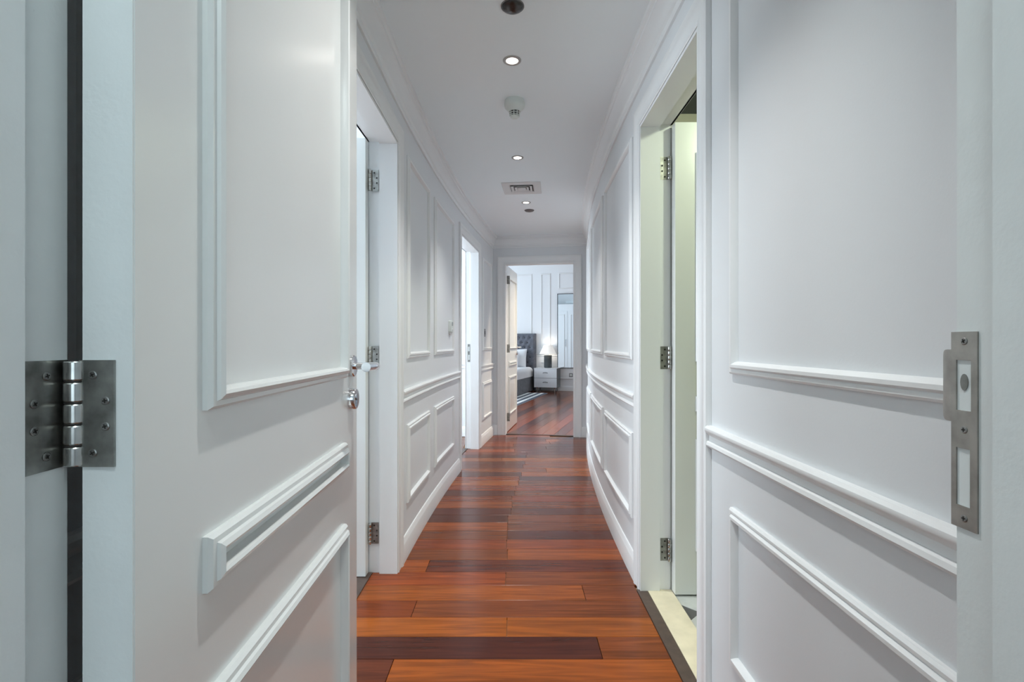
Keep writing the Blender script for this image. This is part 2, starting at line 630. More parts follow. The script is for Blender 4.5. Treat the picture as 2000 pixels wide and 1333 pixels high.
# thresholds
mb = MB()
mb.box(RW - .020, RW + .026, DR[0], DR[1], -.012, .004)
structure(mb.build('trim_4', 'darkwood'), 'dark wooden threshold strip at the bathroom doorway')
mb = MB()
mb.box(RW + .027, RW + WT + .004, DR[0], DR[1], -.03, .005)
structure(mb.build('trim_5', 'marble'), 'cream marble threshold slab at the bathroom doorway')
mb = MB()
mb.box(-LW - .170, -LW - .113, D1[0], D1[1], -.012, .005)
structure(mb.build('trim_6', 'darkwood'), 'dark wooden threshold strip at the near left doorway')
mb = MB()
strip(mb, map_left, D2[0], D2[1], [(-.165, -.012), (-.112, -.012), (-.112, .004), (-.165, .004)], 6)
structure(mb.build('trim_7', 'darkwood'), 'dark wooden threshold strip at the far left doorway')
mb = MB()
panel(mb, map_far, -DFW, DFW, -.012, .004, -.045, -.085)
structure(mb.build('trim_8', 'darkwood'), 'thin dark threshold strip under the bedroom doorway')

# ------------------------------------------------------------------ door frames


def frame_set(name, label, mp, t0, t1, zt, wt, stop_side, m='jamb', back_case=True, stop_at=None):
    """casing + jamb linings; opening t0..t1, height zt; stop strip next to the leaf rebate"""
    mb = MB()
    casing(mb, mp, t0, t1, zt, P_CASE)
    o = structure(mb.build(name, 'trim', smooth=35), label)
    if back_case:
        flip = [(w, -wt - d) for w, d in P_CASE]
        casing(MB(), mp, t0, t1, zt, flip).build('rear_casing', 'trim', o, smooth=35)
    a = MB()
    panel(a, mp, t0 - .012, t0, 0, zt, .008, -wt - .008)
    a.build('side_jamb', m, o)
    a = MB()
    panel(a, mp, t1, t1 + .012, 0, zt, .008, -wt - .008)
    a.build('side_jamb', m, o)
    a = MB()
    panel(a, mp, t0 - .012, t1 + .012, zt, zt + .012, .008, -wt - .008)
    a.build('head_jamb', m, o)
    if stop_at:
        s0, s1 = stop_at
        for (p0, p1, q0, q1) in ((t0, t0 + .013, 0, zt), (t1 - .013, t1, 0, zt), (t0 + .013, t1 - .013, zt - .013, zt)):
            a = MB()
            panel(a, mp, p0, p1, q0, q1, s0, s1)
            a.build('door_stop', m, o)
    return o


frame_l1 = frame_set('trim_9', 'white moulded frame around the near left doorway', map_left, D1[0], D1[1], D1[2], WT, 1, stop_at=(.007, -.080), m='trim')
frame_l2 = frame_set('trim_10', 'white moulded frame around the far left doorway', map_left, D2[0], D2[1], D2[2], WT, 1, stop_at=(.007, -.080), m='trim')
frame_r = frame_set('trim_11', 'white moulded frame around the bathroom doorway', map_right, DR[0], DR[1], DR[2], WT, 1, stop_at=(.007, -.080), m='trim')
frame_f = frame_set('trim_12', 'white moulded frame around the bedroom doorway', map_far, -DFW, DFW, DFH, .15, 1, stop_at=(.007, -.095), m='trim')


def map_near(u, z, d):      # hallway side of the near wall
    return (u, NW1 + d, z)


o = MB()
casing(o, map_near, -NOP - .012, NOP + .012, 2.10, [(w, d * .8) for w, d in P_CASE])
frame_n = structure(o.build('trim_13', 'trim', smooth=35), 'worn white frame of the doorway in the foreground')
# jamb lining with the rebate and the stop, left and right
for s in (-1, 1):
    a = MB()
    x0, x1 = sorted((s * NOP, s * (NOP + .02)))
    a.box(x0, x1, .34, NW1 - .002, 0, 2.10)
    a.build('side_jamb', 'jamb', frame_n)
    a = MB()
    x0, x1 = sorted((s * (NOP - .013), s * NOP))
    a.box(x0, x1, .34, .4385 if s < 0 else .4445, 0, 2.10)
    a.build('door_stop', 'jamb', frame_n)
a = MB()
a.box(-NOP - .02, NOP + .02, .34, NW1 - .002, 2.10, 2.12)
a.build('head_jamb', 'jamb', frame_n)

# ------------------------------------------------------------------ doors, hinges, handles


def screw(parent, c, nrm, r=.0042, cross=True, m='screw'):
    n = Vector(nrm).normalized()
    up = Vector((0, 0, 1))
    a = up.cross(n).normalized()
    c = Vector(c)
    mb = MB()
    prof = [(r * 1.0, -.0005), (r, .0004), (r * .8, .0009), (r * .001, .0009)]
    k_ = 14
    rings = [[tuple(c + n * h + rr * (math.cos(2 * PI * k / k_) * a + math.sin(2 * PI * k / k_) * up)) for k in range(k_)] for rr, h in prof]
    mb.loft(rings, True)
    o = mb.build('screw', m, parent, smooth=30)
    return o


def cross_slot(parent, c, nrm, r=.0022):
    n = Vector(nrm).normalized()
    up = Vector((0, 0, 1))
    a = up.cross(n).normalized()
    c = Vector(c) + n * .00095
    mb = MB()
    ang = random.uniform(.0, .6)
    e1 = math.cos(ang) * a + math.sin(ang) * up
    e2 = -math.sin(ang) * a + math.cos(ang) * up
    for p, q in ((e1, e2), (e2, e1)):
        w = r * .28
        vs = [c - p * r - q * w, c + p * r - q * w, c + p * r + q * w, c - p * r + q * w]
        vs += [v + n * .0002 for v in vs]
        mb.add(vs, [(3, 2, 1, 0), (4, 5, 6, 7), (0, 1, 5, 4), (1, 2, 6, 5), (2, 3, 7, 6), (3, 0, 4, 7)])
    return mb


def hinge(parent, pin, dirA, nA, dirB, nB, z, h=.102, wa=.036, wb=.034, detail=False, pr=.0085, offA=.0, offB=.0, startA=None):
    """pin (x,y); leaf A from the pin along dirA with face normal nA; leaf B likewise. World coordinates."""
    pin = Vector((pin[0], pin[1], 0))
    z0, z1 = z - h / 2, z + h / 2
    mb = MB()
    faces = []
    for d, n, w, off in ((dirA, nA, wa, offA), (dirB, nB, wb, offB)):
        d = Vector((*d, 0)).normalized()
        n = Vector((*n, 0)).normalized()
        base = pin + n * off
        th = .0022
        p0, p1 = base + d * (pr * .55), base + d * (pr * .55 + w)
        if startA is not None and not faces:
            p0 = base + d * startA
        vs = []
        for zz in (z0, z1):
            for p in (p0 - n * th, p1 - n * th, p1, p0):
                vs.append((p.x, p.y, zz))
        mb.add(vs, [(3, 2, 1, 0), (4, 5, 6, 7), (0, 1, 5, 4), (1, 2, 6, 5), (2, 3, 7, 6), (3, 0, 4, 7)])
        faces.append((base, d, n, w))
    ho = mb.build('hinge', 'hinge', parent)
    seg = h / 5
    if detail:
        for k in range(5):
            a, b = z0 + k * seg, z0 + (k + 1) * seg
            kn = MB()
            kn.lathe([(pr - .0007, a + .0012), (pr, a + .0022), (pr, b - .0022), (pr - .0007, b - .0012)], (pin.x, pin.y, 0), n=28)
            kn.build('knuckle', 'knuckle', ho, smooth=30)
        for k in (1, 2, 3, 4):
            zz = z0 + k * seg
            ws = MB()
            ws.lathe([(pr - .001, zz - .0013), (pr - .0004, zz), (pr - .001, zz + .0013)], (pin.x, pin.y, 0), n=24)
            ws.build('washer', 'grime', ho, smooth=30)
        fr = [(.30, .86), (.72, .62), (.72, .38), (.30, .13)]
        for base, d, n, w in faces:
            for fw, fz in fr:
                c = base + d * (pr * .55 + w * (.15 + fw * .85)) + n * .0002
                c.z = z0 + h * fz
                s = screw(ho, c, n)
                # recess ring and cross slot belong to the screw
                sl = cross_slot(None, c, n)
                me = s.data
                me.materials.append(M['grime'])
                so = len(me.vertices)
                import bmesh
                bm = bmesh.new()
                bm.from_mesh(me)
                vs = [bm.verts.new(v) for v in sl.v]
                for f in sl.f:
                    ff = bm.faces.new([vs[i] for i in f])
                    ff.material_index = 1
                bm.to_mesh(me)
                bm.free()
    else:
        for k in range(5):
            a, b = z0 + k * seg, z0 + (k + 1) * seg
            kn = MB()
            kn.lathe([(pr * .93, a + .001), (pr, a + .002), (pr, b - .002), (pr * .93, b - .001)], (pin.x, pin.y, 0), n=12)
            kn.build('knuckle', 'knuckle', ho, smooth=40)
        for base, d, n, w in faces[:1]:
            for fw, fz in ((.30, .86), (.72, .62), (.72, .38), (.30, .13)):
                c = base + d * (pr * .55 + w * (.15 + fw * .85)) + n * .0002
                c.z = z0 + h * fz
                screw(ho, c, n, m='grime')
    return ho


def door(name, label, loc, rotz, w, h=2.08, th=.045, inset=.116, handle=True, faces=(0, 1), lever=True, detail=True):
    """leaf in local coords: hinge edge x=0, free edge x=w, faces y=0 and y=th"""
    z0 = .008
    mb = MB()
    mb.cbox(0, w, 0, th, z0, h, .0012)
    o = mb.build(name, 'door', None, loc=loc, rotz=rotz)
    structure(o, label)
    for f in faces:
        sgn, base = (-1, 0) if f == 0 else (1, th)

        def mp(t, z, d):
            return (t, base + sgn * d, z)
        for a, b in ((UP0, 1.945), (.812, .879), (.20, .69)):
            frame(MB(), mp, inset, w - inset, a, b, P_DOOR).build('panel_moulding', 'door', o, world=False, smooth=35)
        if handle:
            xh = w - .062
            zh = 1.055
            ho = MB()
            ho.lathe([(.026, base), (.026, base + sgn * .010), (.024, base + sgn * .012), (.010, base + sgn * .0125)], (xh, 0, zh), 'y', 28)
            if lever:
                pth = [(xh, base + sgn * .008, zh), (xh, base + sgn * .030, zh), (xh, base + sgn * .048, zh)]
                for q in range(1, 6):
                    aa = q / 5 * PI / 2
                    pth.append((xh - .018 * (1 - math.cos(aa)), base + sgn * (.048 + .018 * math.sin(aa)), zh))
                pth += [(xh - .06, base + sgn * .066, zh + .001), (xh - .115, base + sgn * .066, zh + .002)]
                ho.tube(pth, [.0085, .0085, .0088, .009, .0092, .0095, .0097, .0098, .0102, .0105], 20)
            hd = ho.build('door_handle', 'chrome', o, world=False, smooth=40)
            lk = MB()
            lk.lathe([(.025, base), (.025, base + sgn * .014), (.0235, base + sgn * .016), (.001, base + sgn * .016)], (xh, 0, .975), 'y', 28)
            lo = lk.build('lock_rosette', 'chrome', o, world=False, smooth=40)
            ky = MB()
            ky.lathe([(.0085, base + sgn * .015), (.0085, base + sgn * .0178), (.001, base + sgn * .0178)], (xh, 0, .979), 'y', 18)
            ky.box(xh - .005, xh + .005, min(base + sgn * .015, base + sgn * .0178), max(base + sgn * .015, base + sgn * .0178), .957, .975)
            ky.build('key_cylinder', 'darkchrome', lo, world=False, smooth=40)
    return o


# near left door, standing open into the hallway
d_near = door('door_1', 'white panelled door standing open in the left foreground', (-.3635, .4926, 0), math.radians(92.3), .815, th=.048)
hinge(d_near, (-.4185, .4915), (0, -1), (1, 0), (1, 0), (0, -1), 1.043, h=.102, wa=.034, wb=.0335, detail=True, pr=.0098, offA=-.0110, offB=.0034, startA=-.004)
for zz in (.20, 1.88):
    hinge(d_near, (-.4235, .4925), (0, -1), (1, 0), (1, 0), (0, -1), zz, h=.102, wa=.034, wb=.038, detail=False, pr=.0095, offA=-.0060, offB=.0006)

a = MB()
a.box(-.0012, .0004, .0008, .0472, .009, 2.079)
a.build('edge_lipping', 'jamb', d_near, world=False)
# near left doorway door (opens into the left room)
d_l1 = door('door_2', 'white door open inside the near left doorway', (-LW - WT - .001, D1[1] - .010, 0), PI, .82)
for zz in (.195, 1.045, 1.895):
    hinge(d_l1, (-LW - WT + .008, D1[1] - .012), (1, 0), (0, -1), (-1, 0), (0, -1), zz, wa=.034, wb=.004, offA=-.009)

# bathroom door
d_r = door('door_3', 'pale door open inside the right bathroom doorway', (RW + WT + .004, DR[1] - .058, 0), 0.0, .70, inset=.090)
for zz in (.185, 1.045, 1.895):
    hinge(d_r, (RW + WT - .006, DR[1] - .012), (-1, 0), (0, -1), (0, -1), (-1, 0), zz, wa=.034, wb=.004, offA=-.009)

# bedroom door
pl = map_far(-DFW + .003, 0, -.150)
d_f = door('door_4', 'cream-lit panelled door open into the bedroom', pl, PI / 2 - AE, .815, th=.045)
for zz in (.195, 1.045, 1.895):
    pp = map_far(-DFW - .001, 0, -.1465)
    e = (-math.sin(AE), -math.cos(AE))
    r_ = (math.cos(AE), -math.sin(AE))
    hinge(d_f, (pp[0], pp[1]), e, r_, r_, e, zz, wa=.034, wb=.036, offA=.003, offB=.002)

# strike plate on the right jamb of the foreground doorway
sx = NOP
ST = []
yA, yB = .4715, .5000
zc0, zc1 = .934, 1.121
out = [(yA, zc0 - .006), (yA, zc1), (.4975, zc1 + .001), (.4975, zc1 - .016)]


def strike(parent, mapf, m='strike', lip=.014):
    """mapf(a, z, d): a across the plate (0 room side .. 0.028 lip side), d proud of the jamb"""
    o = MB()
    W_ = .028
    holes = [(.0065, .0225, 1.046, 1.094), (.0075, .0225, .955, 1.010)]
    th = .0016
    zs = [zc0, .955, 1.010, 1.046, 1.094, zc1]

    def bx(a0, a1, z0, z1, d0=-.0005, d1=th):
        vs = [mapf(a, z, d) for z in (z0, z1) for a, d in ((a0, d0), (a1, d0), (a1, d1), (a0, d1))]
        o.add(vs, [(3, 2, 1, 0), (4, 5, 6, 7), (0, 1, 5, 4), (1, 2, 6, 5), (2, 3, 7, 6), (3, 0, 4, 7)])
    for i in range(5):
        z0, z1 = zs[i], zs[i + 1]
        hole = [h for h in holes if abs(h[2] - z0) < 1e-6]
        if hole:
            bx(0, hole[0][0], z0, z1)
            bx(hole[0][1], W_, z0, z1)
        else:
            bx(0, W_, z0, z1)
    # curved lip reaching past the jamb edge
    rings = []
    n = 7
    for k in range(n + 1):
        f = k / n
        a = W_ + lip * f
        d = th - .010 * f * f
        s = .012 * (f ** 4)
        rings.append([mapf(a, 1.034 + s, d - .0016), mapf(a, 1.104 - s, d - .0016), mapf(a, 1.104 - s, d), mapf(a, 1.034 + s, d)])
    o.loft(rings, True)
    po = o.build('strike_plate', m, parent, smooth=40)
    b = MB()
    for h in holes:
        vs = [mapf(a, z, d) for z in (h[2], h[3]) for a, d in ((h[0], -.001), (h[1], -.001), (h[1], .0002), (h[0], .0002))]
        b.add(vs, [(3, 2, 1, 0), (4, 5, 6, 7), (0, 1, 5, 4), (1, 2, 6, 5), (2, 3, 7, 6), (3, 0, 4, 7)])
    b.build('keeper_recess', 'jamb', po)
    return po


def strike_map(a, z, d):
    return (NOP - d, yA + a, z)


po = strike(frame_n, strike_map, lip=.021)
for zz in (1.112, 1.028, .944):
    c = Vector((NOP - .0016, yA + .0135, zz))
    s = screw(po, c, (-1, 0, 0), r=.0036)
    sl = cross_slot(None, c, (-1, 0, 0), r=.002)
    sl.build('slot', 'grime', s)
a = MB()
a.lathe([(.0042, 0), (.0042, .0006), (.0001, .0006)], (0, 0, 0), 'x', 16)
a.v = [(NOP - .0004 - v[0], yA + .0145 + v[1], 1.073 + v[2] * 1.9) for v in a.v]
a.build('keeper_hole', 'hinge', po)

# strike on the far left doorway


def strike_map2(a, z, d):
    return map_left(D2[1] - .0005 - d, z - .02, -WT + .044 - a)


p2 = strike(frame_l2, strike_map2, 'hinge', lip=.006)

# ------------------------------------------------------------------ rooms around the hallway


def boxes(name, m, lst, label=None):
    mb = MB()
    for b in lst:
        mb.box(*b)
    return structure(mb.build(name, m), label)


# room behind the camera
boxes('wall_entry', 'wall', [(-1.82, -1.7, -2.9, .36, 0, 2.6), (1.7, 1.82, -2.9, .36, 0, 2.6), (-1.82, -1.15, -2.92, -2.8, 0, 2.6), (1.15, 1.82, -2.92, -2.8, 0, 2.6), (-1.15, 1.15, -2.92, -2.8, 0, .6), (-1.15, 1.15, -2.92, -2.8, 2.4, 2.6)])
boxes('floor_entry', 'wood', [(-1.82, 1.82, -2.92, .30, -.05, 0)]).color = (*WOODC['b'], 1)
boxes('ceiling_entry', 'ceil', [(-1.82, 1.82, -2.92, .50, 2.6, 2.68)])
# left room
LX = -LW - WT
boxes('wall_study', 'wall', [(-3.22, -3.1, .7, 1.3, 0, 2.5), (-3.22, -3.1, 3.0, 3.9, 0, 2.5), (-3.22, -3.1, 1.3, 3.0, 0, .5), (-3.22, -3.1, 1.3, 3.0, 2.4, 2.5), (-3.22, LX, .58, .7, 0, 2.5), (-3.22, -.66, 3.9, 4.0, 0, 2.5)])
boxes('floor_study', 'wood', [(-3.22, LX - .04, .58, 4.0, -.05, -.001)]).color = (*WOODC['b'], 1)
boxes('ceiling_study', 'ceil', [(-3.22, LX + .02, .58, 4.0, 2.5, 2.58)])
# second left room
mb = MB()


def map_lounge(u, z, d):      # wall of the far left room facing the camera, u = distance left of the hallway path
    return at(6.0 - d, -u, z)


panel(mb, map_lounge, .67, 3.4, 0, 2.5, 0, -.08)
lw = structure(mb.build('wall_lounge_far', 'wall'))
strip(MB(), map_lounge, .70, 3.2, P_RAIL).build('chair_rail', 'trim', lw, smooth=35)
strip(MB(), map_lounge, .70, 3.2, P_BASE).build('skirting', 'trim', lw, smooth=35)
boxes('wall_lounge', 'wall', [(-3.3, -3.2, 4.0, 4.3, 0, 2.5), (-3.3, -3.2, 5.8, 6.6, 0, 2.5), (-3.3, -3.2, 4.3, 5.8, 0, .5), (-3.3, -3.2, 4.3, 5.8, 2.4, 2.5)])
boxes('floor_lounge', 'wood', [(-3.3, -.52, 4.0, 6.05, -.05, -.003)]).color = (*WOODC['b'], 1)
boxes('ceiling_lounge', 'ceil', [(-3.3, -.5, 4.0, 6.6, 2.5, 2.58)])
# bathroom
RX = RW + WT
boxes('wall_bathroom', 'bathwall', [(2.5, 2.6, .7, 3.1, 0, 2.5), (RX, 2.6, .6, .7, 0, 2.5), (RX - .02, 2.6, 3.1, 3.2, 0, 2.5)])
boxes('ceiling_bathroom', 'bathshade', [(RX, 2.6, .6, 3.2, 2.5, 2.58)])
fb = boxes('floor_bathroom', 'grout', [(RX + .004, 2.6, .6, 3.2, -.05, -.002)])
ts = .30
for i in range(-6, 8):
    for j in range(-6, 8):
        cx, cy = 1.2 + (i - j) * ts / math.sqrt(2), 1.9 + (i + j) * ts / math.sqrt(2)
        if not (RX + .05 < cx < 2.0 and 1.2 < cy < 2.9):
            continue
        mb = MB()
        hh = ts / 2 - .0015
        mb.loft([[(-hh, -hh, -.004), (hh, -hh, -.004), (hh, hh, -.004), (-hh, hh, -.004)], [(-hh + .001, -hh + .001, 0), (hh - .001, -hh + .001, 0), (hh - .001, hh - .001, 0), (-hh + .001, hh - .001, 0)]])
        mb.build('tile', 'tile', fb, world=False, loc=(cx, cy, 0), rotz=PI / 4)
# ------------------------------------------------------------------ bedroom
mb = MB()
panel(mb, map_bedback, -4.2, 1.9, 0, BH, 0, -.1)
bb = structure(mb.build('wall_bedroom_back', 'bedwall'))
for u0, u1, z0, z1 in ((-2.9, -1.62, 1.0, 2.76), (-1.415, -1.17, 1.0, 2.76), (-.99, -.12, 2.38, 2.76), (-1.415, -1.17, .27, .68), (-.99, -.12, .27, .68), (.06, .9, 1.0, 2.76)):
    frame(MB(), map_bedback, u0, u1, z0, z1, P_WALL).build('panel_moulding', 'trim', bb, smooth=35)
strip(MB(), map_bedback, -4.1, 1.8, P_RAIL).build('chair_rail', 'trim', bb, smooth=35)
structure(strip(MB(), map_bedback, -4.1, 1.8, P_BASE).build('baseboard_bedroom', 'trim', smooth=35))


def map_bedright(v, z, d):
    return bed(1.9 - d, v, z)


def map_bedleft(v, z, d):
    return bed(-4.2 + d, v, z)


structure(panel(MB(), map_bedright, -.6, BV + .1, 0, BH, 0, -.1).build('wall_bedroom_right', 'bedwall'))
mb = MB()
panel(mb, map_bedleft, -1, 1.6, 0, BH, 0, -.1)
panel(mb, map_bedleft, 4.6, BV + .1, 0, BH, 0, -.1)
panel(mb, map_bedleft, 1.6, 4.6, 0, .4, 0, -.1)
panel(mb, map_bedleft, 1.6, 4.6, 2.6, BH, 0, -.1)
structure(mb.build('wall_bedroom_left', 'bedwall'))
mb = MB()
p4 = [map_far(-4.2, BH, -.05), map_far(2.6, BH, -.05), bed(1.95, BV + .1, BH), bed(-4.3, BV + .1, BH)]
mb.loft([p4, [(p[0], p[1], BH + .08) for p in p4]])
structure(mb.build('ceiling_bedroom', 'ceil'))
mb = MB()
p4 = [map_far(-4.4, -.05, -.10), map_far(2.6, -.05, -.10), bed(2.0, BV + .1, -.05), bed(-4.4, BV + .1, -.05)]
mb.loft([p4, [(p[0], p[1], -.012) for p in p4]])
fbed = structure(mb.build('floor_bedroom', 'subfloor'))
wl = bed(-4.28, 3.1, 1.5)
area_light('daylight_bedroom', wl, (PI / 2, 0, -PI / 2 - BA), 2.9, 2.1, BED_DAY, (0.80, 0.91, 1.0))


def bplank(L0, v0, v1, u0, u1, col):
    um, vm = (u0 + u1) / 2, (v0 + v1) / 2
    return plank(v0, v1, u0, u1, col, fbed, world_fn=lambda a, b: (bed(um, vm), PI / 2 - BA))


kk = 0
u = -2.6
while u < 1.7:
    v = 0.0
    while Vector((Vector(bed(u + PITCH / 2, v)) - PE)).dot(Vector((math.sin(AE), math.cos(AE), 0))) < .066:
        v += .004
    first = True
    while v < BV - .02:
        L = random.uniform(.5, 1.5) if first else random.uniform(1.0, 1.7)
        first = False
        v1 = min(v + L, BV - .004)
        if v1 - v > .05:
            bplank(0, v, v1, u, u + PITCH, WOODC[random.choice('bbdrrko')])
        v = v1
    u += PITCH

# ------------------------------------------------------------------ ceiling fittings


def downlight(t, label):
    p = at(t, .0, CEIL)
    o = thing('downlight', label, 'ceiling light', p, 0, 'recessed downlights along the hallway ceiling')
    r = MB()
    r.lathe([(.026, -.0005), (.028, -.004), (.036, -.005), (.041, -.003), (.042, .0)], n=32, caps=False)
    r.build('trim_ring', 'ring', o, world=False, smooth=40)
    g = MB()
    g.lathe([(.0265, -.0005), (.025, -.0016), (.016, -.0022), (.0005, -.0024)], n=24)
    g.build('lamp_face', 'lampglow', o, world=False, smooth=60)
    l = bpy.data.lights.new('downlight_beam', 'SPOT')
    l.energy = SPOT
    l.spot_size = math.radians(96)
    l.spot_blend = 1.0
    l.shadow_soft_size = 0.02
    l.color = (1.0, 0.985, 0.96)
    lo = bpy.data.objects.new('downlight_beam', l)
    lo.location = (0, 0, -.02)
    lo.parent = o
    COL.objects.link(lo)
    return o


SPOT = 54
downlight(2.333, 'recessed round downlight between the dark dome and the smoke detector')
downlight(3.554, 'recessed round downlight between the smoke detector and the air vent')
downlight(4.69, 'recessed round downlight just beyond the square air vent')
downlight(1.12, 'recessed round downlight nearest the foreground doorway')

d = thing('ceiling_dome', 'dark bronze glossy dome on the ceiling at the top of the frame', 'ceiling dome', at(1.957, .002, CEIL))
a = MB()
a.lathe([(.042, 0), (.042, -.004), (.0395, -.008), (.032, -.013), (.020, -.017), (.008, -.019), (.0005, -.0193)], n=36)
a.build('dome_cover', 'dome', d, world=False, smooth=50)
a = MB()
a.lathe([(.0445, .0), (.0445, -.003), (.042, -.004)], n=36, caps=False)
a.build('rim', 'greydome', d, world=False, smooth=40)

s = thing('smoke_detector', 'pale green-white smoke detector with black slots hanging from the ceiling', 'smoke detector', at(2.72, .008, CEIL))
a = MB()
a.lathe([(.052, 0), (.053, -.008), (.055, -.026), (.053, -.036), (.046, -.044), (.038, -.051), (.034, -.056), (.032, -.060)], n=40)
a.build('base', 'plastic', s, world=False, smooth=40)
a = MB()
a.lathe([(.026, -.059), (.023, -.082), (.020, -.084)], n=32)
a.build('slot_core', 'plastic_dark', s, world=False, smooth=40)
for z0, r0 in ((-.0675, .0290), (-.0775, .0265)):
    a = MB()
    a.lathe([(r0, z0), (r0 + .0003, z0 - .001), (r0 - .0003, z0 - .0022), (.018, z0 - .0022), (.018, z0)], n=32)
    a.build('sensor_ring', 'plastic', s, world=False, smooth=40)
for k in range(9):
    an = 2 * PI * k / 9 + .2
    a = MB()
    a.box(-.0022, .0022, .0205, .0275, -.084, -.058)
    a.v = [(x * math.cos(an) - y * math.sin(an), x * math.sin(an) + y * math.cos(an), z) for x, y, z in a.v]
    a.build('rib', 'plastic', s, world=False)
a = MB()
a.lathe([(.0240, -.083), (.0220, -.089), (.017, -.093), (.0005, -.094)], n=32)
a.build('cap', 'plastic', s, world=False, smooth=50)

tv = 4.25
pv, av = path(tv)
v_ = thing('air_vent', 'square white ceiling air vent with a stepped dark opening', 'air vent', at(tv, -.005, CEIL), -av)


def sq_ring(mb, r0, z0, r1, z1):
    rings = []
    for r, z in ((r0, z0), (r1, z1)):
        rings.append([(-r, -r, z), (r, -r, z), (r, r, z), (-r, r, z)])
    return mb.loft(rings, False)


a = MB()
a.loft([[(-r, -r, z), (r, -r, z), (r, r, z), (-r, r, z)] for r, z in ((.158, 0), (.158, -.005), (.155, -.007), (.100, -.007), (.096, -.003), (.090, .0))], False)
a.build('outer_frame', 'vent', v_, world=False)
a = MB()
a.box(-.093, .093, -.093, .093, -.0012, -.0004)
a.build('dark_throat', 'ventdark', v_, world=False)
for r, z in ((.086, -.004), (.058, -.004)):
    a = MB()
    a.loft([[(-q, -q, h) for q, h in ()] or [(-q, -q, h), (q, -q, h), (q, q, h), (-q, q, h)] for q, h in ((r, -.012), (r - .003, -.0135), (r - .020, -.004), (r - .018, -.002))], False)
    a.build('louvre', 'vent', v_, world=False)
a = MB()
a.box(-.034, .034, -.034, .034, -.012, -.009)
a.build('centre_plate', 'vent', v_, world=False)

d = thing('ceiling_speaker', 'small dark grey disc on the ceiling near the far doorway', 'ceiling disc', at(4.97, .008, CEIL))
a = MB()
a.lathe([(.044, 0), (.044, -.004), (.040, -.009), (.024, -.014), (.0005, -.016)], n=28)
a.build('disc_cover', 'greydome', d, world=False, smooth=50)
a = MB()
a.lathe([(.047, 0), (.047, -.003), (.044, -.004)], n=28, caps=False)
a.build('rim', 'dome', d, world=False, smooth=40)

# ------------------------------------------------------------------ wall fittings
pt = map_left(3.985, 1.235, 0)
_, ta = path(3.985)
th_ = thing('thermostat', 'small white thermostat on the left wall panel', 'thermostat', pt, PI / 2 - ta)
# local: x along the wall, -y into the hallway


def rounded(x0, x1, z0, z1, y0, y1, r, n=4):
    rings = []
    for y, i in ((y0, 0), (y1 + (.003 if y1 < y0 else -.003), 0), (y1, .003)):
        ring = []
        for cx, cz, a0 in ((x1 - r, z1 - r, 0), (x0 + r, z1 - r, PI / 2), (x0 + r, z0 + r, PI), (x1 - r, z0 + r, 1.5 * PI)):
            for k in range(n + 1):
                an = a0 + PI / 2 * k / n
                ring.append((cx + (r - i) * math.cos(an), y, cz + (r - i) * math.sin(an)))
        rings.append(ring)
    return MB().loft(rings, True)


rounded(-.040, .040, -.040, .055, 0, -.024, .012).build('body', 'plastic', th_, world=False, smooth=40)
rounded(-.024, .024, .010, .044, -.0235, -.0255, .004).build('screen', 'lcd', th_, world=False)
rounded(-.032, .032, -.060, -.036, 0, -.017, .010).build('lower_lip', 'vent', th_, world=False, smooth=40)
a = MB()
a.lathe([(.009, -.0235), (.009, -.028), (.0005, -.0285)], (0, 0, -.018), 'y', 18)
a.build('dial', 'vent', th_, world=False, smooth=40)

pt = map_left(5.64, 1.228, 0)
_, ta = path(5.64)
sw = thing('light_switch', 'slim dark grey light switch on the left wall beside the bedroom doorway', 'light switch', pt, PI / 2 - ta)
rounded(-.040, .040, -.044, .044, 0, -.006, .004).build('plate', 'switch', sw, world=False)
rounded(-.013, .013, -.020, .020, -.006, -.009, .002).build('rocker', 'plastic_dark', sw, world=False)

pt = map_bedback(-.69, .37, 0)
so = thing('wall_socket', 'dark rimmed wall socket below the tall mirror', 'socket', pt, -BA)
rounded(-.043, .043, -.043, .043, 0, -.007, .004).build('plate', 'switch', so, world=False)
rounded(-.026, .026, -.026, .026, -.007, -.009, .003).build('insert', 'plastic', so, world=False)

# ------------------------------------------------------------------ bedroom furniture (local: x = u, y = v)


def bthing(name, label, cat, u, v, z=0, group=None):
    return thing(name, label, cat, bed(u, v, z), -BA, group)


RUG_H = .008
rg = MB()
rg.cbox(-.9, .9, -1.22, 1.22, 0, RUG_H, .002)
ro = rg.build('striped_rug', 'rug', loc=bed(-1.98, 3.93, .0005), rotz=-BA)
tag(ro, 'grey and white striped rug on the bedroom floor beside the bed', 'rug')

b = bthing('bed', 'grey upholstered bed with white bedding and a tufted headboard', 'bed', -2.45, 4.72)
BWH = .90


def soft_box(x0, x1, y0, y1, z0, z1, r, n=5, bulge=0.0):
    rings = []
    prof = [(0.0, z0)]
    for k in range(n + 1):
        an = PI / 2 * k / n
        prof.append((r * (1 - math.cos(an)), z1 - r + r * math.sin(an)))
    for i, z in prof:
        ring = []
        rr = max(r - i, .004)
        for cx, cy, a0 in ((x1 - i - rr, y1 - i - rr, 0), (x0 + i + rr, y1 - i - rr, PI / 2), (x0 + i + rr, y0 + i + rr, PI), (x1 - i - rr, y0 + i + rr, 1.5 * PI)):
            for q in range(5):
                an = a0 + PI / 2 * q / 4
                ring.append((cx + rr * math.cos(an), cy + rr * math.sin(an), z))
        rings.append(ring)
    return MB().loft(rings, True)


soft_box(-BWH, BWH, -1.05, .98, .012, .36, .02).build('bed_base', 'velvet2', b, world=False, smooth=40)
soft_box(-BWH - .015, BWH + .015, -1.06, .96, .345, .56, .10, 6).build('duvet', 'linen', b, world=False, smooth=60)
